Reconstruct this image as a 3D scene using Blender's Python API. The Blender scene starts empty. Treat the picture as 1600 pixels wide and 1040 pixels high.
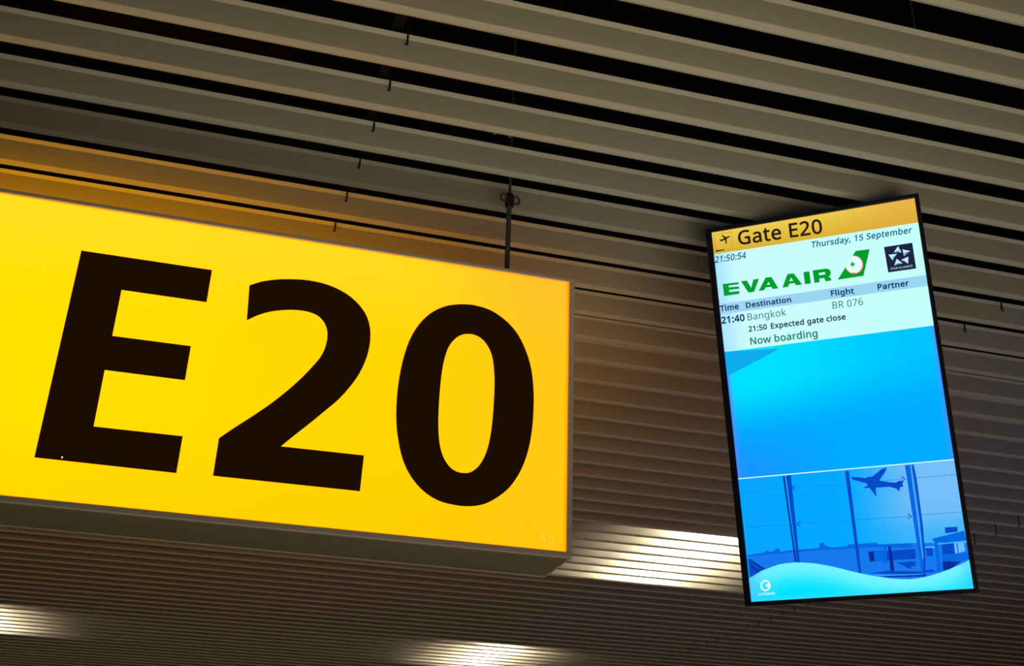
import bpy, bmesh, math
from mathutils import Vector, Matrix
from mathutils.geometry import delaunay_2d_cdt
WORLD=.003
AREAS=[('added_floor_fill',(.9,.85,.25),(.9,.95,3.1),4.2,12.8,(1.0,.88,.56),2.2,84),  # added up-light near the floor, stands in for floor bounce
       ('added_low_fill',(.7,-.6,.9),(.9,1.5,3.1),2.6,6.0,(1.0,.86,.54),1.2,62),  # added low lamp behind the camera, brightens the near slat faces
       ('added_far_fill',(2.2,9.0,.3),(2.2,8.99,3.1),11,44,(1.0,.75,.46),12,74),  # added up-light further back, brightens the lower edges of the far slats
       ('added_cool_fill',(5.0,1.5,1.0),(3.6,3.2,3.1),1.5,5.5,(.46,.50,1.0),1.0,100)]  # added bluish lamp, cools the slats on the right
LAMP=92
REAR=2.9
SCREEN=1.0
LIGHTS=[(1.66,19.9,'lit ceiling strip light above the slats, glowing between the sign and the screen'),(1.54,41.5,'lit ceiling strip light above the slats at the bottom edge below the sign'),(-1.07,41.5,'lit ceiling strip light above the slats at the left edge under the sign')]
C=bpy.context.scene.collection
def lin(r,g,b):
    f=lambda c:(c/255/12.92 if c/255<=.04045 else ((c/255+.055)/1.055)**2.4)
    return (f(r),f(g),f(b),1.0)

# ------------------------------------------------ camera, world, exposure, added fill lights
U=1.5; CZ=1.6
ROT=[[0.962996,-0.267702,0.031226],[-0.139638,-0.396474,0.907364],[0.230523,0.878148,0.419185]]
cd=bpy.data.cameras.new('camera'); cam=bpy.data.objects.new('camera',cd); C.objects.link(cam)
cd.sensor_width=36; cd.lens=36*1786.09/1600; cd.clip_start=.02; cd.clip_end=200
R=Matrix(ROT)
cam.matrix_world=Matrix.Translation((0,0,CZ))@Matrix((R[0],R[1],-R[2])).transposed().to_4x4()
bpy.context.scene.camera=cam
sc=bpy.context.scene
sc.view_settings.view_transform='Standard'; sc.view_settings.look='None'
sc.view_settings.exposure=0; sc.view_settings.gamma=1; sc.view_settings.use_curve_mapping=False
w=bpy.data.worlds.new('world'); sc.world=w; w.use_nodes=True
w.node_tree.nodes['Background'].inputs[0].default_value=(1.0,.86,.66,1)
w.node_tree.nodes['Background'].inputs[1].default_value=WORLD
def area(name,loc,target,size,energy,col,sy=None,spread=180):
    l=bpy.data.lights.new(name,'AREA'); l.shape='RECTANGLE'; l.size=size; l.size_y=sy or size; l.energy=energy; l.color=col; l.spread=math.radians(spread)
    o=bpy.data.objects.new(name,l); C.objects.link(o); o.location=loc
    o.rotation_euler=(Vector(target)-Vector(loc)).to_track_quat('-Z','Y').to_euler(); return o
for a in AREAS: area(*a)

# ------------------------------------------------ materials
def mat(name,col,rough=.5,metal=0,noise=0,scale=30,bump=0,spec=.5,stretch=None):
    m=bpy.data.materials.new(name); m.use_nodes=True; nt=m.node_tree; b=nt.nodes['Principled BSDF']
    b.inputs['Base Color'].default_value=(*col[:3],1); b.inputs['Roughness'].default_value=rough
    b.inputs['Metallic'].default_value=metal; b.inputs['Specular IOR Level'].default_value=spec
    if noise or bump:
        tc=nt.nodes.new('ShaderNodeTexCoord'); mp=nt.nodes.new('ShaderNodeMapping'); nz=nt.nodes.new('ShaderNodeTexNoise')
        nz.inputs['Scale'].default_value=scale; nz.inputs['Detail'].default_value=5
        if stretch: mp.inputs['Scale'].default_value=stretch
        nt.links.new(tc.outputs['Object'],mp.inputs[0]); nt.links.new(mp.outputs[0],nz.inputs['Vector'])
        if noise:
            mx=nt.nodes.new('ShaderNodeMixRGB'); mx.blend_type='MULTIPLY'; mx.inputs[0].default_value=1
            rp=nt.nodes.new('ShaderNodeMapRange'); rp.inputs[3].default_value=1-noise; rp.inputs[4].default_value=1+noise
            nt.links.new(nz.outputs[0],rp.inputs[0]); mx.inputs[1].default_value=(*col[:3],1)
            nt.links.new(rp.outputs[0],mx.inputs[2]); nt.links.new(mx.outputs[0],b.inputs['Base Color'])
        if bump:
            bp=nt.nodes.new('ShaderNodeBump'); bp.inputs['Strength'].default_value=bump; bp.inputs['Distance'].default_value=.002
            nt.links.new(nz.outputs[0],bp.inputs['Height']); nt.links.new(bp.outputs[0],b.inputs['Normal'])
    return m
def emit(name,col,strength=1,attr=False,gloss=False):
    m=bpy.data.materials.new(name); m.use_nodes=True; nt=m.node_tree; b=nt.nodes['Principled BSDF']
    b.inputs['Base Color'].default_value=(0,0,0,1); b.inputs['Specular IOR Level'].default_value=.25 if gloss else 0
    b.inputs['Roughness'].default_value=.3
    b.inputs['Emission Color'].default_value=col; b.inputs['Emission Strength'].default_value=strength
    if attr:
        a=nt.nodes.new('ShaderNodeAttribute'); a.attribute_name='glow'; nt.links.new(a.outputs['Color'],b.inputs['Emission Color'])
    return m
M_slat=mat('slat_paint',(.33,.312,.275),.5,0,.06,40,spec=.4,stretch=(.05,1,1))
M_deck=mat('plenum_black',(.006,.006,.006),.95,0,.3,4,spec=0)
M_rail=mat('rail_black',(.004,.004,.004),.7,0,.2,20,spec=.1)
M_clip=mat('clip_black',(.01,.01,.01),.6,0,.2,50,spec=.2)
M_alu=mat('anodised_frame',(.52,.46,.41),.5,.1,.08,60,.05,stretch=(.1,1,1))
M_case=mat('case_grey',(.22,.18,.12),.5,.2,.06,40,stretch=(.1,1,1))
M_rod=mat('rod_steel',(.09,.085,.08),.5,.4,.15,60)
M_bright=mat('bright_steel',(.5,.48,.42),.3,.9,.1,60)
M_bez=mat('bezel_navy_halo',(.004,.006,.022),.35,0,.1,60,spec=.5)  # black bezel, with the screen's blue halo put into its colour
M_white=mat('tray_white',(.50,.49,.46),.5,0,.03,20)
M_floor=mat('floor_terrazzo',(.10,.095,.085),.35,0,.25,60)
M_vinyl=emit('letter_vinyl',(.0085,.0030,.0004,1),1)
M_vinyl.node_tree.nodes['Principled BSDF'].inputs['Base Color'].default_value=(.012,.007,.003,1)

# ------------------------------------------------ helpers
def props(o,label=None,cat=None,group=None,kind=None):
    for k,v in(('label',label),('category',cat),('group',group),('kind',kind)):
        if v: o[k]=v
    return o
def link(name,me,m,parent=None,loc=None):
    o=bpy.data.objects.new(name,me); C.objects.link(o)
    if m and not me.materials: me.materials.append(m)
    if parent: o.parent=parent
    if loc: o.location=loc
    return o
def empty(name,loc=(0,0,0)):
    o=bpy.data.objects.new(name,None); C.objects.link(o); o.location=loc; o.empty_display_size=.05; return o
def mesh(name,v,f,m=None,parent=None,loc=None,smooth=False):
    me=bpy.data.meshes.new(name); me.from_pydata(v,[],f); me.update()
    bm=bmesh.new(); bm.from_mesh(me); bmesh.ops.recalc_face_normals(bm,faces=bm.faces); bm.to_mesh(me); bm.free()
    if smooth:
        for p in me.polygons: p.use_smooth=True
        me.set_sharp_from_angle(angle=math.radians(22))
    return link(name,me,m,parent,loc)
def boxes(name,L,m,parent=None,loc=None,bevel=0):
    bm=bmesh.new()
    for x0,x1,y0,y1,z0,z1 in L:
        vs=[bm.verts.new((x,y,z)) for x in(x0,x1) for y in(y0,y1) for z in(z0,z1)]
        for q in((0,1,3,2),(4,6,7,5),(0,4,5,1),(2,3,7,6),(0,2,6,4),(1,5,7,3)): bm.faces.new([vs[i] for i in q])
    bmesh.ops.recalc_face_normals(bm,faces=bm.faces)
    if bevel: bmesh.ops.bevel(bm,geom=bm.edges[:],offset=bevel,segments=2,affect='EDGES',profile=.5)
    me=bpy.data.meshes.new(name); bm.to_mesh(me); bm.free(); return link(name,me,m,parent,loc)
def lathe(name,prof,m,parent=None,loc=None,n=14):
    v=[];f=[]
    for r,z in prof:
        for i in range(n): a=2*math.pi*i/n; v.append((r*math.cos(a),r*math.sin(a),z))
    for j in range(len(prof)-1):
        for i in range(n): f.append((j*n+i,j*n+(i+1)%n,(j+1)*n+(i+1)%n,(j+1)*n+i))
    f.append(tuple(range(n))); f.append(tuple((len(prof)-1)*n+i for i in range(n)))
    return mesh(name,v,f,m,parent,loc,True)
def tube(name,pts,r,m,parent=None,loc=None,n=8,closed=False):
    v=[];f=[];P=[Vector(p) for p in pts];N=len(P)
    for i,p in enumerate(P):
        a=P[(i+1)%N] if(closed or i<N-1) else p; b=P[i-1] if(closed or i>0) else p
        t=(a-b).normalized(); s=t.cross(Vector((.13,.2,.97))); 
        if s.length<.1: s=t.cross(Vector((1,0,0)))
        s.normalize(); u=s.cross(t)
        for j in range(n): q=2*math.pi*j/n; v.append(p+s*r*math.cos(q)+u*r*math.sin(q))
    for i in range(N if closed else N-1):
        for j in range(n): f.append((i*n+j,i*n+(j+1)%n,((i+1)%N)*n+(j+1)%n,((i+1)%N)*n+j))
    if not closed: f.append(tuple(range(n))); f.append(tuple((N-1)*n+i for i in range(n)))
    return mesh(name,v,f,m,parent,loc,True)
def smooth_loop(c,sub=4):
    n=len(c); out=[]; V=[Vector(p) for p in c]
    def corner(i):
        a=V[i]-V[i-1]; b=V[(i+1)%n]-V[i]; return abs(a.angle_signed(b))>math.radians(36)
    cr=[corner(i) for i in range(n)]
    for i in range(n):
        p1=V[i]; p2=V[(i+1)%n]; p0=p1-(p2-p1)*.0 if cr[i] else V[i-1]; p3=p2 if cr[(i+1)%n] else V[(i+2)%n]
        if cr[i] and cr[(i+1)%n]: out.append(tuple(p1)); continue
        for j in range(sub):
            t=j/sub; out.append(tuple(.5*((2*p1)+(p2-p0)*t+(2*p0-5*p1+4*p2-p3)*t*t+(3*p1-p0-3*p2+p3)*t**3)))
    return out
def outline(name,contours,m,parent,fn,thick,offset=0,rnd=False,K=100):
    """flat outline with holes (2D) -> thin solid placed by fn(x,y,h)"""
    if rnd: contours=[smooth_loop(c) for c in contours]
    V=[];Ed=[];F0=[]
    for c in contours:
        b=len(V); V+=[Vector((x*K,y*K)) for x,y in c]; Ed+=[(b+i,b+(i+1)%len(c)) for i in range(len(c))]
    vo,_,fo,_,_,_=delaunay_2d_cdt(V,Ed,[],0,1e-5,False)
    def inside(p):
        n=0
        for a,b in Ed:
            A,B=V[a],V[b]
            if (A.y>p.y)!=(B.y>p.y) and p.x<A.x+(p.y-A.y)*(B.x-A.x)/(B.y-A.y): n+=1
        return n%2
    bm=bmesh.new(); bv=[bm.verts.new((v.x,v.y,0)) for v in vo]
    for t in fo:
        if inside(sum((vo[i] for i in t),Vector((0,0)))/len(t)): bm.faces.new([bv[i] for i in t])
    bmesh.ops.delete(bm,geom=[v for v in bm.verts if not v.link_faces],context='VERTS')
    thick*=K
    if thick:
        r=bmesh.ops.extrude_face_region(bm,geom=bm.faces[:])
        for v in r['geom']:
            if isinstance(v,bmesh.types.BMVert): v.co.z+=thick
    for v in bm.verts: v.co=fn(v.co.x/K,v.co.y/K,v.co.z/K)
    bmesh.ops.recalc_face_normals(bm,faces=bm.faces)
    me=bpy.data.meshes.new(name); bm.to_mesh(me); bm.free()
    return link(name,me,m,parent)
def glow_grid(name,nx,ny,pos,col,m,parent):
    v=[];f=[];cs=[]
    for j in range(ny+1):
        for i in range(nx+1):
            a,b=i/nx,j/ny; v.append(pos(a,b)); cs+=list(lin(*col(a,b)))
    for j in range(ny):
        for i in range(nx): q=j*(nx+1)+i; f.append((q,q+1,q+nx+2,q+nx+1))
    me=bpy.data.meshes.new(name); me.from_pydata(v,[],f)
    at=me.color_attributes.new('glow','FLOAT_COLOR','POINT'); at.data.foreach_set('color',cs); me.update()
    return link(name,me,m,parent)
def mixc(a,b,t): t=max(0,min(1,t)); return tuple(x+(y-x)*t for x,y in zip(a,b))
def sst(a,b,x): t=max(0,min(1,(x-a)/(b-a))); return t*t*(3-2*t)

# ------------------------------------------------ structure: floor, ceiling with its slats
P=.11137*U; Y0=1.18375*U; ZC=CZ+U            # slat pitch, slat number 0, underside of the slats
props(boxes('floor',[(-14,20,-9,26,-.2,0)],M_floor),kind='structure')
ceil=boxes('ceiling',[(-14,20,-9,26,ZC+.95,ZC+1.1)],M_deck); props(ceil,kind='structure')
PROF=[(-.0840,.462),(-.1290,.424),(-.0800,.378),(-.0800,.056),(-.0770,.046),(-.0700,.038),(-.0080,.0015),(0,0),(.0080,.0015),(.0700,.038),(.0770,.046),(.0800,.056),(.0800,.378),(.1290,.424),(.0840,.462)]
def slat_mesh(x0,x1):
    n=len(PROF); v=[(x,a*P,b*P) for x in(x0,x1) for a,b in PROF]
    f=[(i,(i+1)%n,n+(i+1)%n,n+i) for i in range(n)]+[tuple(range(n)),tuple(range(n,2*n))]
    o=mesh('slat',v,f,M_slat,smooth=True); me=o.data; bpy.data.objects.remove(o); return me
JX=2.44*U
MA=slat_mesh(-6.5,JX-.005); MB_=slat_mesh(JX+.005,12.5)
def clip_mesh():
    w=.0035; z1=.50*P; z0=.24*P; y=-.093*P-.004
    o=tube('clip',[(0,y+.004,z1+.02),(0,y,z1),(0,y-.001,z0+.008),(-.001,y-.004,z0+.002),(-.004,y-.009,z0-.001)],.0024,M_clip,n=6); me=o.data; bpy.data.objects.remove(o); return me
MC=clip_mesh()
for k in range(-16,84):
    y=Y0+k*P
    a=link('ceiling_slat',MA,None,ceil,(0,y,ZC)); b=link('ceiling_slat',MB_,None,ceil,(0,y,ZC))
    if -4<=k<=30:
        link('clip',MC,None,a,((.1765-.0056*k)*U,0,0))
        link('clip',MC,None,a,((1.4952-.006*k)*U,0,0))
for x in(.155,1.47,2.75,-1.1):
    boxes('carrier_rail',[(x*U-.012,x*U+.012,Y0-17*P,Y0+84*P,ZC+.47*P,ZC+.47*P+.03)],M_rail,ceil)
# hanger parts glimpsed in the gaps
hb=boxes('hanger_bracket',[(-.022,-.016,-.004,.004,-.02,.03),(.016,.022,-.004,.004,-.02,.03),(-.022,.022,-.004,.004,.03,.036)],M_bright,ceil,(.3575*U,(1.465)*U,ZC+.4*P+.012))
for x,y,dx in((1.02,.93,.02),(1.30,1.20,-.02),(1.34,1.20,-.02),(1.21,1.06,.01),(.86,1.08,.0)):
    tube('suspension_wire',[(x*U,y*U+.02,ZC+.5*P),(x*U+dx,y*U+.05,ZC+.94)],.0018,M_bright,ceil,n=5)

# ------------------------------------------------ ceiling lights above the slats
M_lamp=emit('lamp_diffuser',(1.0,.88,.63,1),LAMP)
def ceiling_light(xc,k0,label,dark=False):
    x0,x1=(xc-.34)*U,(xc+.34)*U; y0,y1=Y0+(k0-.03)*P,Y0+(k0+6.9)*P; z=ZC+.46*P
    r=empty('ceiling_light',(xc*U,(y0+y1)/2,z)); props(r,label,'ceiling light','lit strip lights above the ceiling slats')
    L=(x1-x0)/2; D=(y1-y0)/2; t=.004; h=.10
    boxes('housing',[(-L-t,-L,-D-t,D+t,0,h),(L,L+t,-D-t,D+t,0,h),(-L,L,-D-t,-D,0,h),(-L,L,D,D+t,0,h),(-L-t,L+t,-D-t,D+t,h,h+t)],M_white,r)
    boxes('diffuser',[(-.088*U,.088*U,-D+.004,D-.004,.006,.030)],M_lamp,r)
    return r
for a in LIGHTS: ceiling_light(*a)

# ---- measured outlines: metres on the sign face and tenths of a millimetre on the display glass
DISPLAY={"TL":[1.10099,2.3074,1.46704],"e1":[0.800526,-0.599121,0.014583],"e2":[0.143713,0.168287,-0.975206],"n":[-0.581812,-0.782773,-0.220819],"w":0.5146,"h":0.9313,"act":[0.0151,0.5048,0.0103,0.9213],"y":[0.0699,0.1998,0.2263,0.3219,0.6342]}
BIG={"E":[[[-0.3363,1.117],[-0.0723,1.1168],[-0.073,1.0408],[-0.2438,1.0412],[-0.2444,0.937],[-0.09,0.9376],[-0.0906,0.8619],[-0.246,0.862],[-0.2461,0.7427],[-0.0777,0.7438],[-0.0785,0.6675],[-0.3406,0.6681]]],"2":[[[0.0085,1.0938],[0.0338,1.1076],[0.0653,1.1178],[0.0977,1.1238],[0.1306,1.1267],[0.1644,1.1243],[0.1939,1.1168],[0.2217,1.1037],[0.2451,1.0849],[0.2625,1.0621],[0.272,1.0361],[0.2751,1.0103],[0.2739,0.984],[0.2683,0.9548],[0.257,0.9226],[0.2409,0.8926],[0.2205,0.8624],[0.1936,0.8317],[0.165,0.8003],[0.1368,0.7704],[0.115,0.7463],[0.2838,0.7475],[0.2822,0.671],[-0.009,0.67],[-0.0082,0.7484],[0.0173,0.7727],[0.0488,0.8011],[0.0806,0.8313],[0.1086,0.8614],[0.1366,0.8955],[0.1606,0.93],[0.1744,0.9538],[0.1815,0.9764],[0.1835,0.9989],[0.1807,1.0177],[0.1725,1.0336],[0.159,1.0457],[0.1385,1.0519],[0.115,1.0523],[0.0919,1.0491],[0.0604,1.0404],[0.0343,1.0274],[0.0133,1.0122]]],"0":[[[0.4765,1.1251],[0.5078,1.126],[0.542,1.1185],[0.5767,1.098],[0.6044,1.0686],[0.625,1.0282],[0.6372,0.987],[0.6432,0.938],[0.6439,0.889],[0.6408,0.8404],[0.6326,0.7942],[0.6184,0.7528],[0.5966,0.7158],[0.5702,0.6901],[0.5416,0.6722],[0.5107,0.6643],[0.4796,0.6636],[0.444,0.6695],[0.4122,0.6861],[0.384,0.7142],[0.3639,0.7502],[0.351,0.7944],[0.3444,0.8354],[0.3422,0.8822],[0.3441,0.9304],[0.3505,0.9801],[0.3624,1.0265],[0.3828,1.0674],[0.4091,1.0971],[0.4412,1.1162]],[[0.4896,1.0541],[0.5063,1.0536],[0.5233,1.045],[0.5374,1.0278],[0.547,1.004],[0.5521,0.9698],[0.5539,0.9355],[0.5537,0.8916],[0.5517,0.8481],[0.5473,0.8096],[0.5394,0.7783],[0.5268,0.7536],[0.5116,0.739],[0.4961,0.7344],[0.478,0.7364],[0.4617,0.7473],[0.4485,0.7673],[0.4396,0.7962],[0.4352,0.8331],[0.4338,0.8708],[0.434,0.914],[0.4361,0.9581],[0.441,0.9934],[0.4489,1.0196],[0.4619,1.0392],[0.4756,1.0499]]]}
PRINT=[["airline_letter","green",2,[[292,1483,688,1495,687,1548,434,1542,435,1588,687,1605,688,1666,435,1653,435,1710,680,1722,679,1794,295,1790]]],["airline_letter","green",2,[[748,1480,894,1484,978,1688,1055,1486,1194,1489,1042,1798,900,1798]]],["airline_letter","green",2,[[1151,1796,1358,1483,1501,1493,1633,1804,1493,1801,1468,1741,1330,1734,1286,1799],[1367,1674,1446,1677,1413,1602]]],["airline_letter","green",2,[[1731,1802,1888,1481,2042,1486,2207,1797,2054,1793,2032,1732,1901,1732,1870,1804],[1909,1668,2009,1670,1965,1585]]],["airline_letter","green",2,[[2272,1493,2415,1496,2416,1800,2273,1803]]],["airline_letter","green",2,[[2494,1487,2805,1493,2884,1523,2913,1596,2887,1684,2836,1700,2875,1722,2909,1808,2766,1809,2739,1721,2626,1714,2626,1807,2497,1807],[2628,1573,2775,1577,2776,1634,2629,1630]]],["tail_logo","green",2,[[3549,1170,3872,1182,3647,1812,3044,1814]]],["logo_ring","red",3,[[3678,1543,3671,1578,3659,1611,3642,1642,3622,1669,3597,1692,3570,1711,3540,1725,3509,1734,3476,1737,3444,1735,3412,1727,3382,1713,3353,1695,3328,1672,3306,1645,3289,1614,3276,1581,3267,1546,3274,1520,3291,1498,3310,1474,3331,1449,3351,1422,3373,1395,3394,1368,3414,1342,3433,1318,3450,1296,3468,1280,3501,1283,3533,1291,3563,1305,3591,1324,3617,1347,3638,1374,3656,1404,3668,1437,3677,1472,3680,1508]]],["logo_disc","white",4,[[3659,1534,3652,1567,3641,1598,3625,1627,3606,1652,3583,1674,3557,1692,3529,1705,3500,1713,3469,1716,3439,1714,3409,1706,3381,1694,3354,1676,3330,1655,3310,1629,3293,1601,3281,1570,3273,1537,3280,1513,3296,1492,3314,1470,3333,1445,3353,1420,3373,1395,3392,1370,3411,1346,3429,1323,3445,1303,3462,1287,3493,1290,3523,1297,3551,1310,3578,1328,3601,1349,3621,1375,3638,1403,3650,1434,3657,1467,3660,1501]]],["logo_rose","red",5,[[3474,1716,3467,1723,3451,1725,3432,1722,3417,1714,3412,1705,3419,1698,3435,1696,3454,1699,3469,1707]]],["logo_star","green",5,[[3525,1489,3461,1502,3481,1542,3445,1520,3434,1592,3423,1520,3387,1542,3406,1501,3343,1488,3407,1476,3387,1435,3423,1457,3434,1385,3445,1458,3481,1436,3462,1476]]],["alliance_panel","navy",2,[[4199,1186,4843,1189,4846,1826,4214,1821]]],["alliance_facet","pale",3,[[4519,1217,4400,1356,4574,1389]]],["alliance_facet","pale",3,[[4605,1315,4773,1383,4622,1488]]],["alliance_facet","pale",3,[[4709,1511,4539,1568,4686,1681]]],["alliance_facet","pale",3,[[4563,1657,4372,1672,4447,1519]]],["alliance_facet","pale",3,[[4353,1546,4277,1390,4470,1403]]],["alliance_facet","steel",4,[[4503,1329,4574,1389,4400,1356]]],["alliance_facet","steel",4,[[4643,1409,4773,1383,4622,1488]]],["alliance_facet","steel",4,[[4621,1601,4686,1681,4539,1568]]],["alliance_facet","steel",4,[[4464,1628,4563,1657,4372,1672]]],["alliance_facet","steel",4,[[4376,1467,4470,1403,4353,1546]]],["icon_frame","olive",2,[[205,167,649,172,651,628,210,619],[218,179,638,185,641,619,222,611]]],["icon_runway","ink",3,[[212,592,427,598,427,615,211,625]]],["icon_aircraft","ink",3,[[335,312,355,317,374,340,461,312,400,230,420,221,501,294,590,273,604,283,594,297,513,328,502,453,475,453,476,348,375,375,351,358]]],["sky_shade","skyd",2,[[147,3197,1494,3297,181,3807]]],["picture_ground","ground",3,[[172,8133,333,8115,560,8102,678,8048,679,8104,823,8085,842,8023,947,8042,955,8105,1192,8104,1414,8091,1852,8088,1872,7979,1968,7972,1969,8023,2043,8065,2138,8109,2499,8092,2512,8050,2592,8063,2820,8081,2831,8053,3139,8069,3152,8106,3895,8134,4319,8159,4432,8203,5069,8216,5063,8600,4373,8867,3720,8922,3312,8874,2498,8662,1666,8424,861,8404,191,8654]]],["picture_skyline","blue2",4,[[172,8133,560,8102,678,8048,684,8096,824,8077,842,8023,947,8042,955,8105,1193,8090,1852,8088,1872,7979,1968,7972,1969,8023,2138,8109,2499,8092,2512,8050,2592,8063,3139,8069,3152,8106,3895,8134,3888,8240,3126,8169,2134,8145,1408,8139,185,8160]]],["picture_mullion","navyb",5,[[1211,6365,1253,6365,1299,8377,1263,8374]]],["picture_mullion","blue3",5,[[1291,6361,1403,6361,1372,8382,1314,8378]]],["picture_mullion","blue3",5,[[2642,6384,2729,6386,2717,8720,2655,8709]]],["picture_mullion","blue2",5,[[3973,6380,4168,6385,4190,6730,4179,7757,4133,8499,4080,8847,4024,8882,4004,8595,3989,7598,3979,6491]]],["picture_mullion","blue3",6,[[4149,6398,4168,6385,4190,6730,4179,7757,4133,8499,4080,8847,4036,8883,4094,8496,4144,7611,4153,6745,4131,6524]]],["picture_mullion","light",7,[[4088,6392,4118,6391,4122,7609,4092,8496,4072,8494,4079,7605]]],["picture_wire","wire",4,[[171,6645,1176,6643,1174,6655,170,6657]]],["picture_wire","wire",4,[[1492,6650,2611,6688,2610,6700,1490,6662]]],["picture_wire","wire",4,[[3514,6685,3954,6676,3953,6688,3513,6697]]],["picture_wire","wire",4,[[4162,6685,5046,6691,5044,6703,4160,6697]]],["picture_wire","wire",4,[[233,7473,1207,7500,1205,7512,232,7485]]],["picture_wire","wire",4,[[1456,7483,2676,7540,2674,7552,1455,7495]]],["picture_wire","wire",4,[[2769,7511,3959,7535,3958,7547,2767,7523]]],["picture_wire","wire",4,[[4169,7517,5034,7531,5032,7542,4167,7529]]],["picture_clamp","blue3",6,[[1391,6650,1480,6591,1484,6621,1389,6669]]],["picture_clamp","blue3",6,[[1391,6650,1466,6710,1470,6740,1389,6669]]],["picture_clamp","blue3",6,[[1403,7500,1491,7440,1495,7470,1401,7518]]],["picture_clamp","blue3",6,[[1403,7500,1477,7558,1481,7588,1401,7518]]],["picture_clamp","blue3",6,[[3945,6688,3878,6616,3868,6644,3943,6706]]],["picture_clamp","blue3",6,[[3945,6688,3863,6732,3852,6760,3943,6706]]],["picture_clamp","blue3",6,[[3970,7535,3903,7464,3892,7492,3967,7553]]],["picture_clamp","blue3",6,[[3970,7535,3888,7578,3877,7606,3967,7553]]],["picture_aircraft","blue3",6,[[2758,6552,2804,6534,2909,6552,3083,6591,3129,6566,3236,6569,3462,6414,3588,6397,3521,6501,3375,6670,3596,6735,3716,6754,3809,6719,3905,6732,3860,6808,3884,6836,3866,6863,3805,6872,3776,6964,3715,6893,3582,6837,3273,6830,3267,7038,3199,6929,3142,6825,3026,6814,3022,6784,3102,6777,3086,6709,2898,6640,2795,6600]]],["picture_jetway","blue3",5,[[2922,8250,3393,8267,3946,8266,3933,8484,3365,8479,2928,8477]]],["picture_jetway","navyb",6,[[2926,8251,3044,8259,3034,8474,2932,8477]]],["picture_jetway","blue2",6,[[3043,8270,3253,8271,3244,8471,3035,8467]]],["picture_jetway","blue2",6,[[3275,8158,3330,8159,3304,8546,3216,8547]]],["picture_jetway","navyb",7,[[3371,8165,3424,8162,3440,8698,3393,8737,3354,8692]]],["picture_jetway","blue3",6,[[3738,8534,3915,8540,3893,8651,3742,8630]]],["picture_jetway","blue3",6,[[3496,8531,3736,8548,3819,8696,3752,8684]]],["picture_apron","blue3",5,[[2878,8731,3334,8709,3980,8770,4223,8734,4316,8793,3733,8824]]],["picture_apron","light",6,[[2976,8780,3938,8823,3936,8837,2991,8799]]],["picture_apron","navyb",6,[[3077,8816,4139,8851,4066,8881,3315,8853]]],["picture_terminal","blue2",5,[[4332,8071,5024,7949,5043,8162,4604,8181,4437,8168,4433,8801,4347,8812,4370,8163]]],["picture_terminal","blue3",6,[[4635,7844,4895,7851,4892,7960,4625,7974]]],["picture_terminal","blue3",6,[[4516,8209,4770,8202,4761,8439,4502,8429]]],["picture_terminal","light2",6,[[4779,8194,4821,8194,4822,8426,4772,8425]]],["picture_terminal","light2",6,[[4855,8196,4981,8192,4985,8394,4848,8419]]],["picture_terminal","blue2",5,[[4492,8437,5053,8443,5044,8564,4757,8648,4484,8559]]],["picture_terminal","navyb",5,[[4481,8576,4862,8612,4659,8746,4469,8786]]],["picture_terminal","light2",6,[[4164,8236,4359,8242,4364,8269,4169,8263]]],["picture_terminal","blue3",6,[[4169,8263,4304,8268,4314,8441,4177,8449]]],["picture_stairs","blue3",5,[[186,8216,565,8474,398,8546,181,8642]]],["picture_stairs","navyb",6,[[198,8226,245,8230,555,8474,508,8480]]],["picture_stairs","navyb",6,[[202,8366,233,8368,418,8529,379,8545]]],["picture_wave","wave",8,[[191,8654,476,8514,861,8404,1067,8379,1270,8378,1469,8396,1666,8424,1878,8472,2087,8526,2498,8662,2702,8730,2906,8786,3109,8835,3312,8874,3516,8905,3720,8922,3891,8919,4064,8899,4239,8861,4414,8817,4589,8766,4766,8701,4924,8643,5076,8584,5066,9223,187,9202]]],["brand_mark","white",9,[[641,8865,636,8892,625,8916,610,8939,592,8957,570,8972,546,8981,521,8985,497,8984,473,8977,452,8964,434,8947,419,8927,409,8903,405,8877,405,8850,410,8824,421,8799,436,8777,455,8758,477,8744,500,8734,525,8730,550,8732,574,8739,595,8751,613,8768,627,8789,637,8813,642,8839],[605,8863,600,8885,590,8906,577,8923,561,8937,542,8947,523,8951,503,8950,485,8943,469,8932,456,8916,446,8897,442,8875,442,8853,447,8830,456,8810,469,8792,486,8778,504,8769,524,8765,544,8766,562,8773,578,8784,591,8800,600,8819,605,8841]]],["brand_mark","white",10,[[531,8827,635,8822,632,8884,538,8897,545,8861]]]]
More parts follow.
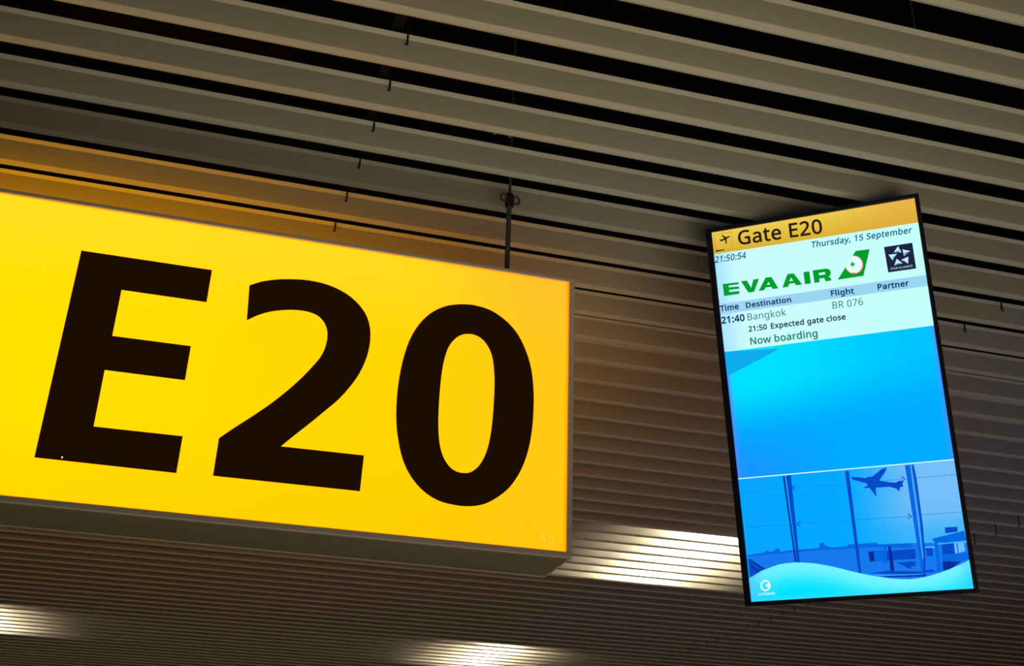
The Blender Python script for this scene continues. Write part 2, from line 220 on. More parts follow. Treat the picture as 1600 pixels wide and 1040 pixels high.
LINES=[["Gate E20",[0.0806,0.0544,0.2836,0.0589],0.035,"ink",0.016,0,3],["Thursday, 15 September",[0.2532,0.0916,0.4864,0.0946],0.0143,"teal",0.022,0.2,3],["21:50:54",[0.0161,0.0907,0.0932,0.0911],0.0156,"teal",0.022,0.2,3],["Time",[0.0167,0.217,0.0618,0.2171],0.014,"navyt",0.027,0,3],["Destination",[0.081,0.2175,0.1895,0.2191],0.0129,"navyt",0.027,0,3],["Flight",[0.2855,0.2187,0.3378,0.2205],0.013,"navyt",0.027,0,3],["Partner",[0.3937,0.2201,0.4631,0.2212],0.0132,"navyt",0.027,0,3],["21:40",[0.0172,0.2482,0.073,0.2489],0.0163,"navyt",0.03,0,3],["Bangkok",[0.0811,0.2494,0.1742,0.2508],0.0168,"teald",0.0,0,3],["BR 076",[0.285,0.2508,0.3551,0.2515],0.0168,"teald",0.0,0,3],["21:50",[0.0807,0.2777,0.1243,0.2779],0.0128,"navyt",0.027,0,3],["Expected gate close",[0.1352,0.278,0.3109,0.2803],0.0129,"navyt",0.027,0,3],["Now boarding",[0.0816,0.3108,0.2414,0.313],0.0171,"tgreen",0.02,0,3],["STAR ALLIANCE",[0.4277,0.1768,0.4775,0.1771],0.0048,"pale",0.0,0,5],["LunGamn",[0.0329,0.9071,0.0722,0.9075],0.0061,"white",0.01,0,9]]
GLYPHS={" ":[209,[]],",":[215,[[154,84,136,23,111,-42,85,-103,33,-103,49,-38,63,31,73,93,148,93]]],"0":[459,[[419,287,418,242,415,201,409,163,401,128,390,97,376,70,359,47,339,27,316,12,290,1,261,-6,229,-8,188,-4,153,8,122,27,97,54,76,88,60,129,51,163,44,201,41,243,39,287,40,332,44,373,50,411,58,446,73,486,93,520,119,547,149,566,186,578,229,581,269,578,304,566,335,547,361,520,382,486,399,446,408,411,414,373,418,332],[110,287,111,238,115,194,121,156,131,125,143,98,159,78,178,64,202,55,229,52,256,55,279,64,298,78,314,98,326,124,336,156,343,194,347,238,348,287,347,336,343,380,336,417,326,449,314,475,298,495,279,510,256,518,229,521,202,518,178,510,159,495,143,475,131,449,121,417,115,380,111,336]]],"1":[459,[[285,0,216,0,216,400,216,439,217,470,219,499,196,477,169,455,108,405,71,452,226,573,285,573]]],"2":[459,[[417,0,38,0,38,59,188,210,261,287,280,309,295,331,306,353,315,376,320,399,322,424,318,453,309,477,294,496,273,510,249,518,221,520,194,519,169,514,147,506,83,466,45,513,94,548,153,572,174,577,197,580,221,581,255,579,285,572,313,562,336,548,356,531,372,510,384,485,391,458,394,428,392,399,386,371,375,344,361,318,344,292,324,267,247,185,128,67,128,64,417,64]]],"3":[459,[[395,439,394,414,389,392,381,372,370,355,356,339,340,326,321,316,300,307,277,302,277,298,319,290,353,276,379,255,398,229,409,198,413,163,410,131,403,101,390,74,371,50,348,30,318,14,283,2,241,-6,193,-8,110,-1,85,5,60,13,36,23,36,89,61,78,87,69,114,61,141,56,168,52,194,51,241,55,278,65,305,81,324,104,335,132,339,164,337,187,331,206,320,223,306,236,288,247,265,255,240,261,211,264,179,265,123,265,123,326,180,326,209,327,236,332,259,339,278,350,294,362,307,377,316,394,321,413,323,434,320,460,311,481,295,498,274,511,249,519,219,521,164,515,117,498,75,473,39,521,61,537,87,550,115,563,147,573,181,579,218,581,273,576,317,563,352,540,376,511,390,477]]],"4":[459,[[443,130,359,130,359,0,291,0,291,130,17,130,17,190,286,576,359,576,359,193,443,193],[291,374,291,412,293,444,294,474,295,500,292,500,276,468,257,438,86,193,291,193]]],"5":[459,[[221,351,258,349,292,342,322,331,349,316,371,297,389,274,402,247,410,217,413,183,410,145,402,111,387,81,368,54,343,32,314,15,280,2,242,-5,199,-8,116,0,91,6,70,14,51,23,51,90,71,79,95,70,121,62,148,57,174,53,200,52,227,54,252,58,274,65,293,76,310,89,323,106,333,126,339,149,341,176,337,210,325,239,306,262,279,279,243,289,197,292,146,288,99,280,64,302,86,573,373,573,373,508,146,508,132,342,169,348]]],"6":[459,[[44,245,51,342,57,374,64,404,75,433,87,461,103,486,121,510,143,530,168,548,196,562,228,572,265,578,306,581,344,579,377,573,377,513,344,520,308,523,273,521,242,515,216,504,193,491,173,474,158,454,145,431,134,407,127,380,115,291,119,291,150,326,163,335,178,343,194,350,213,355,233,357,255,358,287,356,316,349,342,338,365,322,384,303,400,279,412,251,419,220,421,184,419,147,411,112,399,82,382,55,361,33,336,15,307,2,275,-5,239,-8,212,-6,187,-1,163,7,140,19,119,35,101,54,84,76,70,103,59,133,51,166,46,204],[238,51,270,55,297,66,320,84,337,109,348,143,351,184,348,218,339,247,324,271,302,289,274,300,241,303,217,301,195,296,175,287,157,276,143,263,131,248,122,232,117,215,115,198,123,146,146,99,158,85,170,74,185,64,201,57,219,53]]],"7":[459,[[109,0,344,508,35,508,35,573,419,573,419,518,187,0]]],"8":[459,[[229,581,261,579,291,574,318,565,341,553,362,538,378,519,390,497,398,472,400,443,399,421,394,401,385,383,374,367,361,352,346,338,291,303,355,265,373,250,389,234,401,216,411,196,417,173,419,148,416,118,408,90,395,65,378,44,356,26,330,11,300,1,267,-6,231,-8,192,-6,157,0,126,10,100,24,78,42,61,63,49,87,42,115,39,146,41,171,47,194,56,214,68,232,82,249,99,264,158,299,107,336,93,350,81,366,71,383,64,401,59,422,58,444,60,472,68,497,80,518,97,537,117,552,141,565,168,573,197,579],[108,145,112,119,121,96,138,76,161,60,192,51,229,48,265,51,295,60,319,76,336,96,346,120,350,148,348,166,343,182,335,197,324,211,310,223,293,235,229,265,217,270,157,237,142,225,130,212,121,197,114,182,110,164],[228,524,200,521,176,514,155,502,139,486,130,466,127,441,128,422,133,406,141,391,151,379,164,367,179,357,232,330,282,357,296,367,307,379,317,392,325,406,329,423,330,441,327,466,318,486,302,502,282,514,257,521]]],"9":[459,[[417,328,410,231,405,199,397,168,387,139,374,112,358,86,340,63,318,42,293,25,265,11,232,0,195,-6,154,-8,117,-6,82,0,82,60,115,53,152,50,188,52,218,58,245,68,268,82,287,99,303,118,316,141,327,165,334,192,346,281,341,281,310,247,297,238,282,230,266,223,247,218,227,215,204,214,173,216,144,223,118,235,95,250,76,270,61,294,49,321,42,352,40,387,43,426,50,460,63,491,80,517,101,540,127,557,156,570,188,578,223,581,250,579,275,574,299,565,322,553,342,537,361,518,377,495,391,469,402,439,410,406,415,369],[223,521,192,518,165,507,142,488,124,463,113,429,110,388,113,354,122,325,137,301,158,284,186,273,220,269,244,271,266,276,286,285,304,296,318,310,330,325,339,341,344,358,346,374,338,426,315,474,304,487,291,499,277,508,260,516,242,520]]],":":[215,[[58,43,59,61,64,75,72,85,82,92,94,96,107,97,120,96,132,92,142,85,151,75,156,61,157,43,156,26,151,12,142,2,132,-6,120,-10,107,-11,94,-10,82,-6,72,2,64,12,59,26],[58,387,59,405,64,419,72,429,82,436,94,440,107,441,120,440,132,436,142,429,151,419,156,405,157,387,156,369,151,355,142,345,132,338,120,333,107,332,94,333,82,338,72,345,64,355,59,369]]],"A":[512,[[437,0,368,177,141,177,73,0,0,0,224,575,289,575,512,0],[282,415,274,438,263,473,255,500,247,468,238,438,230,415,165,241,346,241]]],"B":[521,[[241,573,292,571,336,565,373,555,404,541,434,515,453,478,459,431,457,409,453,389,446,371,437,354,424,340,409,328,392,317,372,309,350,304,350,300,373,295,395,288,415,279,433,267,448,253,461,236,470,215,476,191,478,163,475,130,467,100,454,74,436,52,413,33,385,19,354,8,318,2,279,0,78,0,78,573],[256,329,300,331,334,339,357,352,372,371,381,394,384,423,380,451,369,474,351,490,324,502,289,509,245,511,150,511,150,329],[150,269,150,61,265,61,311,64,346,74,371,91,388,112,398,138,401,168,399,188,395,205,388,221,377,235,362,247,344,256,321,263,293,267,260,269]]],"C":[507,[[323,517,294,516,266,510,241,502,217,490,196,474,178,456,162,434,149,410,139,383,131,353,127,321,125,286,128,241,135,200,147,164,164,132,186,105,213,83,244,68,281,58,322,55,394,62,460,78,460,15,393,-2,312,-8,270,-6,232,1,197,12,166,28,130,56,101,90,78,131,65,165,56,203,51,244,49,287,51,329,57,369,67,406,81,440,99,471,120,499,145,523,174,543,206,559,242,571,281,578,324,581,353,580,381,577,409,572,435,565,460,557,482,547,453,486,394,508,372,513,348,516]]],"D":[585,[[536,292,534,246,528,203,516,165,501,131,474,91,439,58,399,33,364,18,325,8,283,2,237,0,78,0,78,573,254,573,296,571,335,565,371,555,404,540,443,516,476,484,502,446,517,413,528,377,534,336],[460,289,457,337,449,379,435,415,416,444,391,469,361,487,327,500,287,508,244,511,150,511,150,62,228,62,282,65,329,76,369,94,402,119,428,151,446,190,457,236]]],"E":[446,[[398,0,78,0,78,573,398,573,398,509,150,509,150,330,383,330,383,268,150,268,150,63,398,63]]],"F":[416,[[150,0,78,0,78,573,398,573,398,509,150,509,150,306,383,306,383,243,150,243]]],"G":[584,[[326,302,524,302,524,22,431,-1,323,-8,280,-6,241,1,205,12,173,28,136,55,105,89,81,130,67,164,57,202,51,243,49,286,51,330,58,370,69,407,84,442,111,482,145,517,186,544,220,560,259,571,300,578,346,581,377,580,407,577,437,572,516,547,489,484,421,508,395,513,369,516,342,517,298,514,259,505,225,489,195,468,170,441,150,409,136,373,127,332,124,286,127,243,134,202,146,166,164,133,187,106,216,84,251,68,292,58,340,55,404,59,452,68,452,238,326,238]]],"I":[272,[[239,0,32,0,32,42,99,57,99,515,32,531,32,573,239,573,239,531,172,515,172,57,239,42]]],"L":[420,[[78,0,78,573,150,573,150,64,400,64,400,0]]],"N":[609,[[532,0,447,0,141,476,138,476,141,432,143,378,144,320,144,0,78,0,78,573,161,573,467,99,470,99,468,137,466,193,464,249,464,573,532,573]]],"P":[485,[[229,573,282,570,326,562,363,548,393,528,421,495,439,454,444,404,443,381,439,358,433,336,423,316,411,296,395,278,375,262,351,249,324,238,292,230,256,225,216,223,150,223,150,0,78,0,78,573],[223,511,150,511,150,285,208,285,242,286,272,290,298,296,320,306,338,318,352,334,362,352,368,375,370,401,366,435,354,462,334,484,306,499,269,508]]],"R":[499,[[236,573,281,571,320,565,353,555,381,540,404,522,422,500,434,474,442,444,444,410,442,381,437,356,427,334,415,315,401,298,385,285,330,257,487,0,403,0,264,237,150,237,150,0,78,0,78,573],[232,510,150,510,150,298,236,298,278,301,312,310,338,325,355,347,366,374,370,407,368,430,363,450,355,467,343,480,328,491,310,500,287,505,261,509]]],"S":[440,[[403,153,400,121,392,92,378,66,359,44,335,26,307,11,274,1,238,-6,198,-8,137,-5,83,4,41,19,41,88,113,65,142,59,171,56,201,55,228,56,252,60,273,66,290,74,305,85,316,98,324,113,329,129,330,147,329,164,325,180,318,194,308,207,295,218,277,230,196,265,131,294,114,305,98,317,85,330,74,344,65,359,57,375,52,393,49,413,48,435,51,464,58,490,71,513,89,533,110,550,136,563,165,573,197,579,231,581,262,580,290,577,318,572,389,549,366,487,302,508,278,513,254,516,229,517,207,516,187,513,169,507,155,499,142,489,133,478,126,464,122,450,121,434,122,416,126,400,133,386,143,373,156,362,172,351,246,318,278,306,307,293,332,279,353,264,371,247,385,228,395,206,401,181]]],"T":[446,[[259,0,187,0,187,509,8,509,8,573,437,573,437,509,259,509]]],"a":[450,[[231,437,279,433,318,422,347,403,368,375,381,338,385,293,385,0,334,0,320,61,317,61,279,22,265,13,250,5,234,-1,172,-8,148,-7,124,-2,103,6,84,16,68,30,55,48,45,68,39,92,37,119,43,159,59,192,87,219,116,234,152,245,194,253,243,257,316,259,316,285,313,317,306,342,293,359,275,371,253,378,227,380,205,379,183,376,163,370,106,347,84,400,151,426,177,432,204,436],[252,208,204,203,167,195,141,182,124,165,113,144,110,119,112,97,120,79,132,66,148,56,167,51,188,49,223,52,253,62,279,79,299,103,311,134,315,172,315,210]]],"b":[493,[[139,461,138,410,135,373,139,373,153,390,169,405,189,419,213,429,240,435,272,437,322,431,365,412,401,381,422,350,437,312,446,267,449,215,447,168,439,127,427,91,410,61,390,36,365,17,337,3,306,-5,272,-8,240,-6,213,0,189,10,169,24,153,38,139,55,133,55,119,0,68,0,68,609,139,609],[260,379,231,377,207,371,188,361,172,348,159,330,150,308,144,282,140,252,139,217,139,214,142,165,150,125,165,93,187,69,219,55,261,51,297,55,325,69,348,93,363,126,373,166,376,216,373,265,363,306,348,338,325,360,296,374]]],"c":[385,[[241,-8,204,-5,170,2,139,15,112,34,88,58,69,87,55,123,47,165,44,213,47,262,56,305,71,342,90,372,114,396,142,415,174,428,208,435,245,438,309,431,358,415,337,356,292,370,244,376,217,374,193,368,172,358,155,343,141,325,131,303,123,277,119,247,117,213,119,181,123,152,131,126,141,104,155,86,172,71,191,61,214,55,240,53,302,60,351,78,351,15,304,-2]]],"d":[493,[[221,-8,171,-2,128,17,92,48,71,79,56,117,47,162,44,214,47,266,56,311,71,350,93,381,128,413,171,432,221,438,243,437,262,434,280,429,323,407,354,374,359,374,356,405,354,438,354,609,425,609,425,0,368,0,358,58,354,58,323,24,279,1,262,-4,242,-7],[232,51,273,55,305,67,328,88,343,117,352,154,355,200,355,213,352,263,343,304,329,336,306,360,274,375,231,379,196,374,168,359,146,334,130,300,120,260,117,213,120,165,130,125,146,93,168,69,197,55]]],"e":[452,[[234,438,269,435,301,427,329,414,354,396,374,373,390,346,402,315,409,281,411,244,411,201,117,201,122,157,134,119,154,90,181,69,215,56,254,52,327,60,392,82,392,20,327,-1,251,-8,212,-5,176,3,143,17,114,36,90,61,70,91,56,126,47,167,44,212,47,257,55,297,68,333,86,364,108,390,134,411,164,426,198,435],[233,380,202,377,175,366,154,348,137,323,125,293,119,257,338,257,336,281,333,302,326,322,318,338,306,353,292,364,276,373,256,378]]],"g":[493,[[221,438,248,436,273,431,297,422,319,409,338,393,355,373,359,373,369,430,425,430,425,-7,423,-46,416,-80,404,-109,388,-135,367,-155,341,-172,310,-183,274,-190,233,-192,147,-186,78,-165,78,-100,99,-110,123,-118,149,-125,177,-130,206,-133,237,-134,271,-130,300,-119,324,-101,341,-77,352,-48,355,-13,355,4,356,32,358,57,354,57,338,37,320,21,299,8,275,-1,250,-6,221,-8,170,-2,126,18,91,51,70,83,56,121,47,164,44,214,47,263,56,306,70,344,91,377,126,411,169,431],[230,379,207,376,187,370,169,359,153,344,140,326,130,303,123,277,119,247,117,213,120,165,130,124,146,92,169,68,197,54,232,50,253,51,271,53,288,58,303,65,315,74,326,85,336,98,343,113,349,131,356,197,356,214,355,251,350,282,343,309,332,331,319,348,302,362,281,371,257,377]]],"h":[496,[[139,431,138,399,135,370,140,370,149,385,161,397,174,407,221,429,273,437,306,435,335,430,360,421,382,408,399,391,413,370,423,344,429,314,431,280,431,0,361,0,361,275,358,307,351,333,338,353,319,367,295,376,265,379,235,377,210,370,189,360,173,347,160,329,150,308,144,283,140,254,139,222,139,0,68,0,68,609,139,609]]],"i":[207,[[139,430,139,0,68,0,68,430],[104,591,115,590,124,586,133,580,140,572,144,560,145,546,144,532,140,521,133,512,124,506,115,502,104,501,93,502,83,506,75,512,68,521,64,532,63,546,64,560,68,572,75,580,83,586,93,590]]],"k":[428,[[138,291,137,257,135,221,138,221,152,240,172,264,189,285,326,430,409,430,235,246,421,0,336,0,187,200,138,158,138,0,68,0,68,609,138,609]]],"l":[207,[[139,0,68,0,68,609,139,609]]],"m":[750,[[540,438,584,434,621,421,649,401,669,371,681,330,685,280,685,0,615,0,615,277,613,308,606,333,594,353,577,367,555,376,528,379,490,374,460,362,438,342,423,315,414,280,411,237,411,0,342,0,342,277,341,298,337,317,332,333,325,347,315,359,303,367,289,374,272,377,253,379,227,377,204,370,185,360,170,347,158,329,150,308,144,283,140,255,139,223,139,0,68,0,68,430,125,430,136,371,140,371,149,385,160,398,173,409,217,431,266,438,298,436,325,430,349,420,369,406,386,388,398,366,402,366,418,388,438,406,461,420,486,430,512,436]]],"n":[496,[[275,438,322,434,361,421,391,401,413,371,426,330,431,280,431,0,361,0,361,275,358,307,351,333,338,353,319,367,295,376,265,379,222,374,189,361,166,338,151,308,142,269,139,223,139,0,68,0,68,430,125,430,136,371,140,371,150,385,162,398,175,409,222,431]]],"o":[485,[[442,216,440,181,436,150,428,121,417,95,404,71,388,51,369,33,348,18,324,7,299,-1,271,-6,241,-8,214,-6,188,-1,163,7,140,18,119,33,100,51,84,71,70,95,59,121,51,150,46,181,44,216,47,261,55,301,68,336,87,367,110,392,137,412,169,426,204,435,244,438,281,435,316,426,347,412,374,392,398,367,417,336,431,301,439,261],[117,216,119,184,123,154,130,128,141,105,155,86,172,71,192,59,216,53,243,51,270,53,294,59,314,71,331,86,345,105,356,128,363,154,367,184,369,216,367,248,363,277,355,303,345,325,331,344,314,359,294,370,270,376,242,379,202,374,171,359,147,335,130,303,120,263]]],"p":[493,[[273,438,322,432,365,413,401,383,422,351,437,313,446,268,449,216,447,170,439,129,427,93,410,62,390,37,365,17,337,3,306,-5,272,-8,251,-7,231,-4,213,1,170,24,139,55,134,55,137,20,139,-16,139,-192,68,-192,68,430,126,430,136,371,139,371,170,405,182,414,197,422,213,429,231,434,251,437],[260,379,233,377,210,371,190,362,174,349,161,333,152,313,145,289,141,261,139,229,139,216,140,182,144,152,150,126,159,103,172,85,188,70,208,59,233,53,261,51,286,53,308,60,326,72,341,88,354,108,364,131,371,157,375,186,376,217,373,262,363,302,348,334,325,359,296,374]]],"r":[331,[[269,438,295,437,319,433,310,368,287,372,264,374,248,373,232,369,217,363,202,355,189,346,176,334,166,321,156,305,149,289,143,270,140,251,139,229,139,0,68,0,68,430,126,430,134,351,137,351,170,395,183,407,198,418,214,426,231,433,249,437]]],"s":[384,[[348,119,346,92,339,69,327,49,311,32,292,18,268,6,241,-2,210,-6,176,-8,99,-1,42,19,42,83,104,60,128,54,153,50,178,49,211,51,236,57,256,66,269,79,277,94,280,112,279,123,276,132,271,141,239,167,174,196,103,228,84,239,69,252,57,266,48,283,43,302,41,324,46,358,61,386,85,408,118,425,157,435,202,438,275,430,339,409,315,353,258,372,197,380,171,379,149,374,131,366,118,356,111,343,108,328,109,317,113,307,119,298,154,274,219,246,289,215,306,203,321,191,333,176,341,159,346,140]]],"t":[289,[[212,50,245,53,272,59,272,5,240,-4,200,-8,178,-7,157,-3,138,4,120,13,104,27,91,44,82,66,76,93,74,125,74,375,13,375,13,409,75,437,103,528,144,528,144,430,269,430,269,375,144,375,144,127,146,103,153,83,163,69,177,58,193,52]]],"u":[496,[[427,430,427,0,370,0,359,57,356,57,346,43,334,31,321,20,273,-1,220,-8,187,-6,159,-1,134,8,112,21,95,38,81,59,71,85,65,114,63,148,63,430,135,430,135,153,137,122,145,96,158,76,176,62,200,53,230,51,260,53,285,59,306,69,323,82,336,100,345,121,352,146,356,175,357,206,357,430]]],"w":[630,[[346,243,336,276,328,308,321,335,316,357,313,357,308,335,302,307,294,275,284,242,207,1,127,1,9,431,82,431,141,201,153,154,163,109,169,73,172,73,178,97,185,128,193,160,201,188,277,431,354,431,428,188,440,149,451,109,457,74,460,74,466,108,477,153,489,201,549,431,621,431,502,1,419,1]]],"x":[424,[[170,220,22,430,102,430,213,268,322,430,402,430,253,220,410,0,330,0,213,172,94,0,14,0]]],"y":[409,[[1,430,76,430,169,185,184,144,196,105,205,68,209,68,224,121,245,186,333,430,409,430,224,-59,213,-85,201,-108,188,-130,173,-148,157,-164,138,-176,117,-185,94,-191,67,-192,34,-190,9,-186,9,-130,30,-133,56,-135,72,-134,86,-131,99,-126,110,-118,121,-110,130,-99,152,-59,174,-2]]]}
# ------------------------------------------------ the gate sign
SY=1.23853*1.206*U; ST=.10939*1.206*U; SX1=.40567*1.206*U; SX0=-1.10
Z0=CZ+.31871*1.206*U; Z1=CZ+.67986*1.206*U
sign=empty('gate_sign',((SX0+SX1)/2,SY+ST/2,Z0)); props(sign,'long yellow backlit gate sign reading E20, hung below the slatted ceiling','sign')
ox,oy,oz=sign.location
def S(x,y,z): return (x-ox,y-oy,z-oz)
bl,tl,rl=.0118,.0085,.0118       # visible width of the bottom, top and end frame rails
c=.0015
def sbox(name,L,m,bev=0): return boxes(name,[(x0-ox,x1-ox,y0-oy,y1-oy,z0-oz,z1-oz) for x0,x1,y0,y1,z0,z1 in L],m,sign,bevel=bev)
sbox('underside_panel',[(SX0+.004,SX1-.004,SY+.012,SY+ST-.012,Z0+.0006,Z0+.004)],M_case)
sbox('top_panel',[(SX0+.004,SX1-.004,SY+.012,SY+ST-.012,Z1-.004,Z1-.0006)],M_case)
for x in(SX0,SX1-.004): sbox('end_panel',[(x,x+.004,SY+.012,SY+ST-.012,Z0,Z1)],M_alu)
for y,lab in((SY,'front'),(SY+ST-.012,'rear')):
    sbox('frame_rail',[(SX0,SX1,y,y+.012,Z0,Z0+bl)],M_alu,.0012)
    sbox('frame_rail',[(SX0,SX1,y,y+.012,Z1-tl,Z1)],M_alu,.0012)
    sbox('frame_rail',[(SX1-rl,SX1,y,y+.0119,Z0+bl+.0003,Z1-tl-.0003)],M_alu,.0012)
    sbox('frame_rail',[(SX0,SX0+rl,y,y+.0119,Z0+bl+.0003,Z1-tl-.0003)],M_alu,.0012)
def ycol(a,b):      # lamp light through the yellow acrylic, a = left..right, b = bottom..top
    x=SX0+rl+(SX1-SX0-2*rl)*a
    base=mixc((255,226,0),(255,212,0),sst(-.5,.5,x))
    base=mixc(base,(255,200,24),sst(.35,.72,x)*.9)
    base=mixc(base,(255,222,55),sst(.62,.95,b)*.55*(1-sst(.3,.7,x)*.5))
    base=mixc(base,(255,178,52),sst(.60,1,b)*sst(.3,.72,x)*.5)
    base=mixc(base,(255,190,0),sst(.3,.0,b)*.25)
    d=min((1-a)*(SX1-SX0)/.008,b*.64/.003,(1-b)*.64/.003)
    return mixc((235,160,0),base,sst(0,1.0,d))
M_face=emit('sign_acrylic',(1,1,1,1),1.0,True,True)
M_rear=emit('sign_acrylic_rear',(1,1,1,1),REAR,True)
import bisect
def sign_face(name,y,m):
    xs=[0,.0015,.003,.0045]+[i/30 for i in range(1,30)]+[.9955,.997,.9985,1]; zs=[0,.003,.006,.01,.1]+[i/12 for i in range(2,12)]+[.99,.994,.997,1]
    v=[];f=[];cs=[]
    for b in zs:
        for a in xs:
            v.append(S(SX0+rl+(SX1-SX0-2*rl)*a,y,Z0+bl+(Z1-tl-Z0-bl)*b)); q=lin(*ycol(a,b)); g=1 if m is M_face else 1.45-.95*sst(-.35,.6,SX0+(SX1-SX0)*a); cs+=[q[0]*1.75*g,q[1]*g,q[2]*(1 if m is M_face else .12),1]
    n=len(xs)
    for j in range(len(zs)-1):
        for i in range(n-1): q=j*n+i; f.append((q,q+1,q+n+1,q+n))
    me=bpy.data.meshes.new(name); me.from_pydata(v,[],f)
    at=me.color_attributes.new('glow','FLOAT_COLOR','POINT'); at.data.foreach_set('color',cs); me.update(); return link(name,me,m,sign)
ff=sign_face('front_panel',SY+.005,M_face)
props(sign_face('rear_panel',SY+ST-.005,M_rear))
for ch,nm in(('E','letter'),('2','digit'),('0','digit')):
    outline(nm,[[(x,z+CZ) for x,z in c_] for c_ in BIG[ch]],M_vinyl,sign,lambda x,y,h:S(x,SY+.0049-h,y),.0006,rnd=True)
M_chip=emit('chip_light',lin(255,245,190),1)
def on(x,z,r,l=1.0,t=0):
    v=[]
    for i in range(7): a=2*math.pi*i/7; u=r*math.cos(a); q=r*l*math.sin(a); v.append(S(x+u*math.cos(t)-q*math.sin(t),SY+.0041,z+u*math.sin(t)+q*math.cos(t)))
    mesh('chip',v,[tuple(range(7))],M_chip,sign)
on(-.2915,CZ+.674,.0015,1.6)
for x,z,r,l,t in((.6805,.6285,.0011,1,0),(.6715,.6175,.0009,4,.2),(.6745,.6085,.0009,2.6,.35),(.6915,.6140,.0008,2,0),(.6915,.6060,.0008,2,0),(.6915,.6,.0006,1.5,0)): on(x,CZ+z,r,l,t)
# hanging rods
for rx in(.3975*U,-1.0):
    RY=1.56*U
    g=empty('rod',(0,0,0)); bpy.data.objects.remove(g)
    rd=lathe('hanging_rod',[(.0062,Z1-oz-.0005),(.0062,ZC-oz-.012),(.0035,ZC-oz-.010),(.0035,ZC-oz+.90)],M_rod,sign,(rx-ox,RY-oy,0))
    lathe('clamp',[(.008,-.02),(.011,-.016),(.011,.012),(.008,.018)],M_clip,rd,(0,0,ZC-oz-.027),12)
    for s in(-1,1):
        tube('clamp_ring',[(s*(.016+.0075*math.cos(2*math.pi*i/12)),-.006,.011*math.sin(2*math.pi*i/12)+(0.004 if s<0 else -.001)) for i in range(12)],.0028,M_rod,rd,(0,0,ZC-oz-.027),6,True)

# ------------------------------------------------ the information display
D=DISPLAY; O=Vector(D['TL'])+Vector((0,0,CZ)); E1=Vector(D['e1']); E2=Vector(D['e2']); NN=Vector(D['n']); W=D['w']; H=D['h']
disp=empty('gate_display',O+E1*W/2+E2*H-NN*.03)
props(disp,'black framed portrait gate screen hung at a tilt, showing Gate E20 boarding','screen')
dl=Vector(disp.location)
def DP(x,y,h): return O+E1*x+E2*y+NN*h-dl
def dbox(name,L,m,parent=None,bev=0):
    bm=bmesh.new()
    for x0,x1,y0,y1,z0,z1 in L:
        vs=[bm.verts.new(DP(x,y,z)) for x in(x0,x1) for y in(y0,y1) for z in(z0,z1)]
        for q in((0,1,3,2),(4,6,7,5),(0,4,5,1),(2,3,7,6),(0,2,6,4),(1,5,7,3)): bm.faces.new([vs[i] for i in q])
    bmesh.ops.recalc_face_normals(bm,faces=bm.faces)
    if bev: bmesh.ops.bevel(bm,geom=bm.edges[:],offset=bev,segments=2,affect='EDGES',profile=.5)
    me=bpy.data.meshes.new(name); bm.to_mesh(me); bm.free(); return link(name,me,m,parent or disp)
AX0,AX1,AY0,AY1=D['act']
dbox('bezel',[(0,AX0,0,H,-.012,0)],M_bez,bev=.0012); dbox('bezel',[(AX1,W,0,H,-.012,0)],M_bez,bev=.0012)
dbox('bezel',[(AX0+.0002,AX1-.0002,0,AY0,-.012,-.0001)],M_bez,bev=.0012); dbox('bezel',[(AX0+.0002,AX1-.0002,AY1,H,-.012,-.0001)],M_bez,bev=.0012)
dbox('back_cover',[(.002,W-.002,.002,H-.002,-.040,-.0125)],M_bez,bev=.003)
dbox('bracket',[(W/2-.08,W/2+.08,.06,.30,-.046,-.0405)],M_rod,bev=.002)
# mount: arm behind the panel and a pole up through the slats
pb=O+E1*W/2+E2*.07-NN*.052; pl=pb-dl
tube('mount_arm',[DP(W/2,.07,-.039),pl],.010,M_rod,disp,n=10)
tube('mount_pole',[pl-Vector((0,0,.03)),(pl.x,pl.y,ZC-.0005-dl.z)],.010,M_clip,disp,n=12)
tube('cable_end',[DP(.060,H-.001,-.006),DP(.0605,H+.006,-.006),DP(.0612,H+.0125,-.006)],.0009,M_bright,disp,n=6)
scr=dbox('screen_panel',[(AX0+.0004,AX1-.0004,AY0+.0004,AY1-.0004,-.0119,-.0035)],M_bez)
hb_,t0,t1,wb,plY=D['y']; SH=.0018
M_px=emit('screen_light',(1,1,1,1),SCREEN,True)
LAY=-.0033
def region(name,ya,yb,col,nx=10,ny=8,lay=0,pin=(0,0)):
    def pos(a,b):
        x=AX0+.0006+(AX1-AX0-.0012)*a; sh=SH*(2*a-1)
        y=(ya+(sh if pin[0] else 0))*(1-b)+(yb+(sh if pin[1] else 0))*b
        return DP(x,y,LAY+lay*.00012)
    return glow_grid(name,nx,ny,pos,col,M_px,scr)
edge=lambda a:sst(.035,0,a)+sst(.965,1,a)
region('header_band',AY0+.0006,hb_,lambda a,b:mixc(mixc((240,206,84),(216,174,46),b*.9),(224,168,64),sst(.5,1,a)*.6),10,4,0,(0,1))
region('text_area',hb_,wb,lambda a,b:mixc(mixc((205,252,252),(196,255,250),a),(150,215,255),sst(.12,0,a)*.6),24,6,0,(1,1))
region('table_header',t0,t1,lambda a,b:mixc((160,212,245),(150,214,240),a),6,2,1,(1,1))
def skyc(a,b):
    c_=mixc((0,226,255),(0,196,255),sst(.1,1,a))
    c_=mixc(c_,(0,172,255),sst(.25,.75,b+.12*a)); c_=mixc(c_,(22,150,255),sst(.45,1,b)*sst(.6,0,a))
    return mixc(c_,(70,140,255),sst(.03,0,a)+sst(.975,1,a)*.8)
region('sky_background',wb,plY,skyc,40,14,0,(1,1))
region('picture_sky',plY,AY1-.0006,lambda a,b:mixc(mixc((8,165,255),(0,172,255),a),(118,190,248),sst(.45,.85,a)*(1-sst(.35,.6,b)*.5)),24,10,0,(1,0))
region('divider_line',plY-.0012,plY+.0012,lambda a,b:(205,255,255),2,1,2,(1,1))
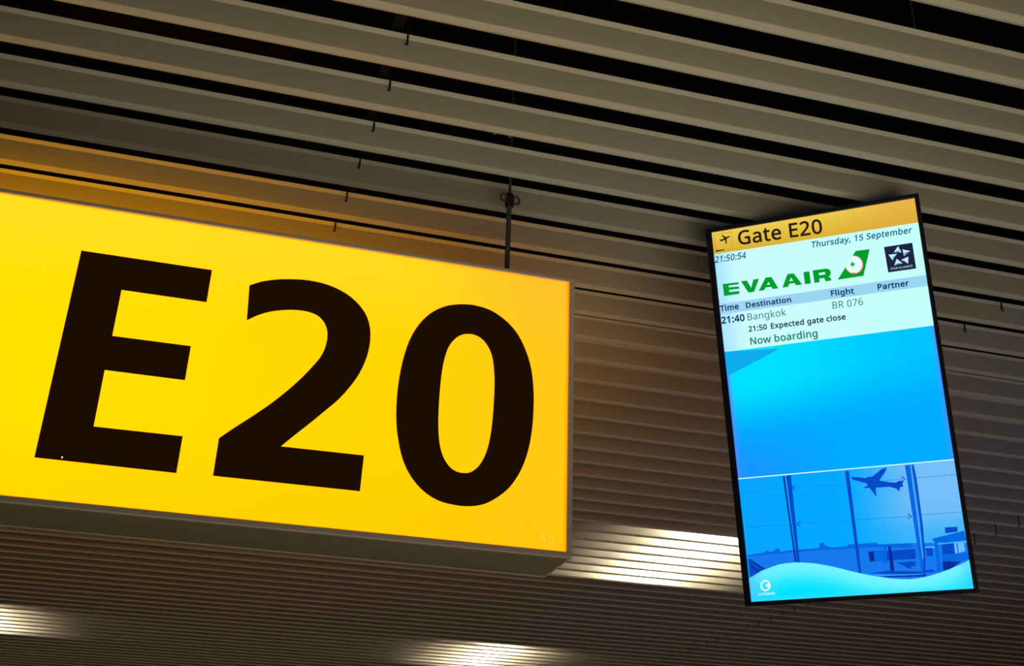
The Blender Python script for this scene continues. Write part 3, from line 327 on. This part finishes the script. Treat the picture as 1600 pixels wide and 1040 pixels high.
COL=dict(green=(0,158,42),red=(222,90,120),white=(226,255,250),navy=(28,36,66),pale=(200,240,255),steel=(88,135,170),olive=(190,150,40),ink=(34,26,18),
  skyd=(14,172,238),ground=(22,122,238),blue2=(8,104,226),blue3=(6,74,200),navyb=(8,44,150),light=(80,170,250),light2=(110,190,250),wire=(10,140,225),wave=(60,235,255),
  teal=(0,100,142),teald=(0,84,116),navyt=(0,44,92),tgreen=(0,128,112))
MP={k_:emit('ink_'+k_,lin(*v_),SCREEN if k_!='ink' else 1) for k_,v_ in COL.items()}
def fatten(q,d):
    n=len(q); out=[]                     # clockwise outer loops grow, counter-clockwise holes shrink
    for i in range(n):
        p0=Vector(q[i-1]);p1=Vector(q[i]);p2=Vector(q[(i+1)%n]); a=(p1-p0);b=(p2-p1)
        if a.length<1e-6 or b.length<1e-6: continue
        a.normalize();b.normalize(); na=Vector((-a.y,a.x)); nb=Vector((-b.y,b.x)); m_=na+nb
        if m_.length<.3: m_=na
        m_.normalize(); l=d/max(.55,m_.dot(na)); out.append(tuple(p1+m_*l))
    return out
for nm,cn,ly,cs in PRINT:
    cts=[[(c_[i]*1e-4,c_[i+1]*1e-4) for i in range(0,len(c_),2)] for c_ in cs]
    if nm=='picture_wave':
        pts=cts[0]; top=pts[:-2]; top[0]=(AX0+.0006,top[0][1]+.002); top[-1]=(AX1-.0006,top[-1][1])
        v=[];f=[];col=[];ny=6
        for x,y in top:
            x=min(max(x,AX0+.0006),AX1-.0006)
            for j in range(ny+1):
                b=j/ny; yy=y+(AY1-.0006-y)*b; v.append(DP(x,yy,LAY+ly*.00012))
                a=(x-AX0)/(AX1-AX0); dd=yy-y
                c_=mixc((118,244,255),(0,226,255),sst(0,.07,dd)); c_=mixc(c_,(70,190,255),(sst(.10,0,a)+sst(.93,1,a)*.6)*.7); c_=mixc(c_,(70,215,255),sst(.012,0,AY1-yy)*.6)
                col+=list(lin(*c_))
        for i in range(len(top)-1):
            for j in range(ny): q=i*(ny+1)+j; f.append((q,q+1,q+ny+2,q+ny+1))
        me=bpy.data.meshes.new(nm); me.from_pydata(v,[],f); at=me.color_attributes.new('glow','FLOAT_COLOR','POINT'); at.data.foreach_set('color',col); me.update()
        link(nm,me,M_px,scr); continue
    cts=[[(min(max(x,AX0+.0006),AX1-.0006),min(max(y,AY0+.0006),AY1-.0006)) for x,y in c_] for c_ in cts]
    if nm in('icon_aircraft','icon_runway'):
        ar=sum(a_[0]*b_[1]-b_[0]*a_[1] for a_,b_ in zip(cts[0],cts[0][1:]+cts[0][:1])); cts=[fatten(cts[0],.00035*(-1 if ar>0 else 1))]
    outline(nm,cts,MP[cn],scr,lambda x,y,h,ly=ly:DP(x,y,LAY+ly*.00012+h),0)
for s,(x0,y0,x1,y1),cap,cn,bold,ital,ly in LINES:
    adv=0; items=[]; mn=1e9; mxx=-1e9
    for ch in s:
        a_,cs=GLYPHS[ch]
        for c_ in cs:
            pts=[(adv+c_[i],c_[i+1]) for i in range(0,len(c_),2)]; items.append(pts)
            mn=min(mn,min(p_[0] for p_ in pts)); mxx=max(mxx,max(p_[0] for p_ in pts))
        adv+=a_+(34 if bold>.02 else 22)
    Hh=max(GLYPHS['E'][1][0][1::2]); sx=(x1-x0)/(mxx-mn); sy_=cap/Hh; sl=(y1-y0)/(x1-x0)
    items=[fatten(q,bold*1000) for q in items]
    outline('text_line',items,MP[cn],scr,lambda x,y,h,ly=ly:DP(x0+(x-mn)*sx+ital*y*sy_*.8,y0+sl*(x-mn)*sx-y*sy_,LAY+ly*.00012+h),0,K=.01)
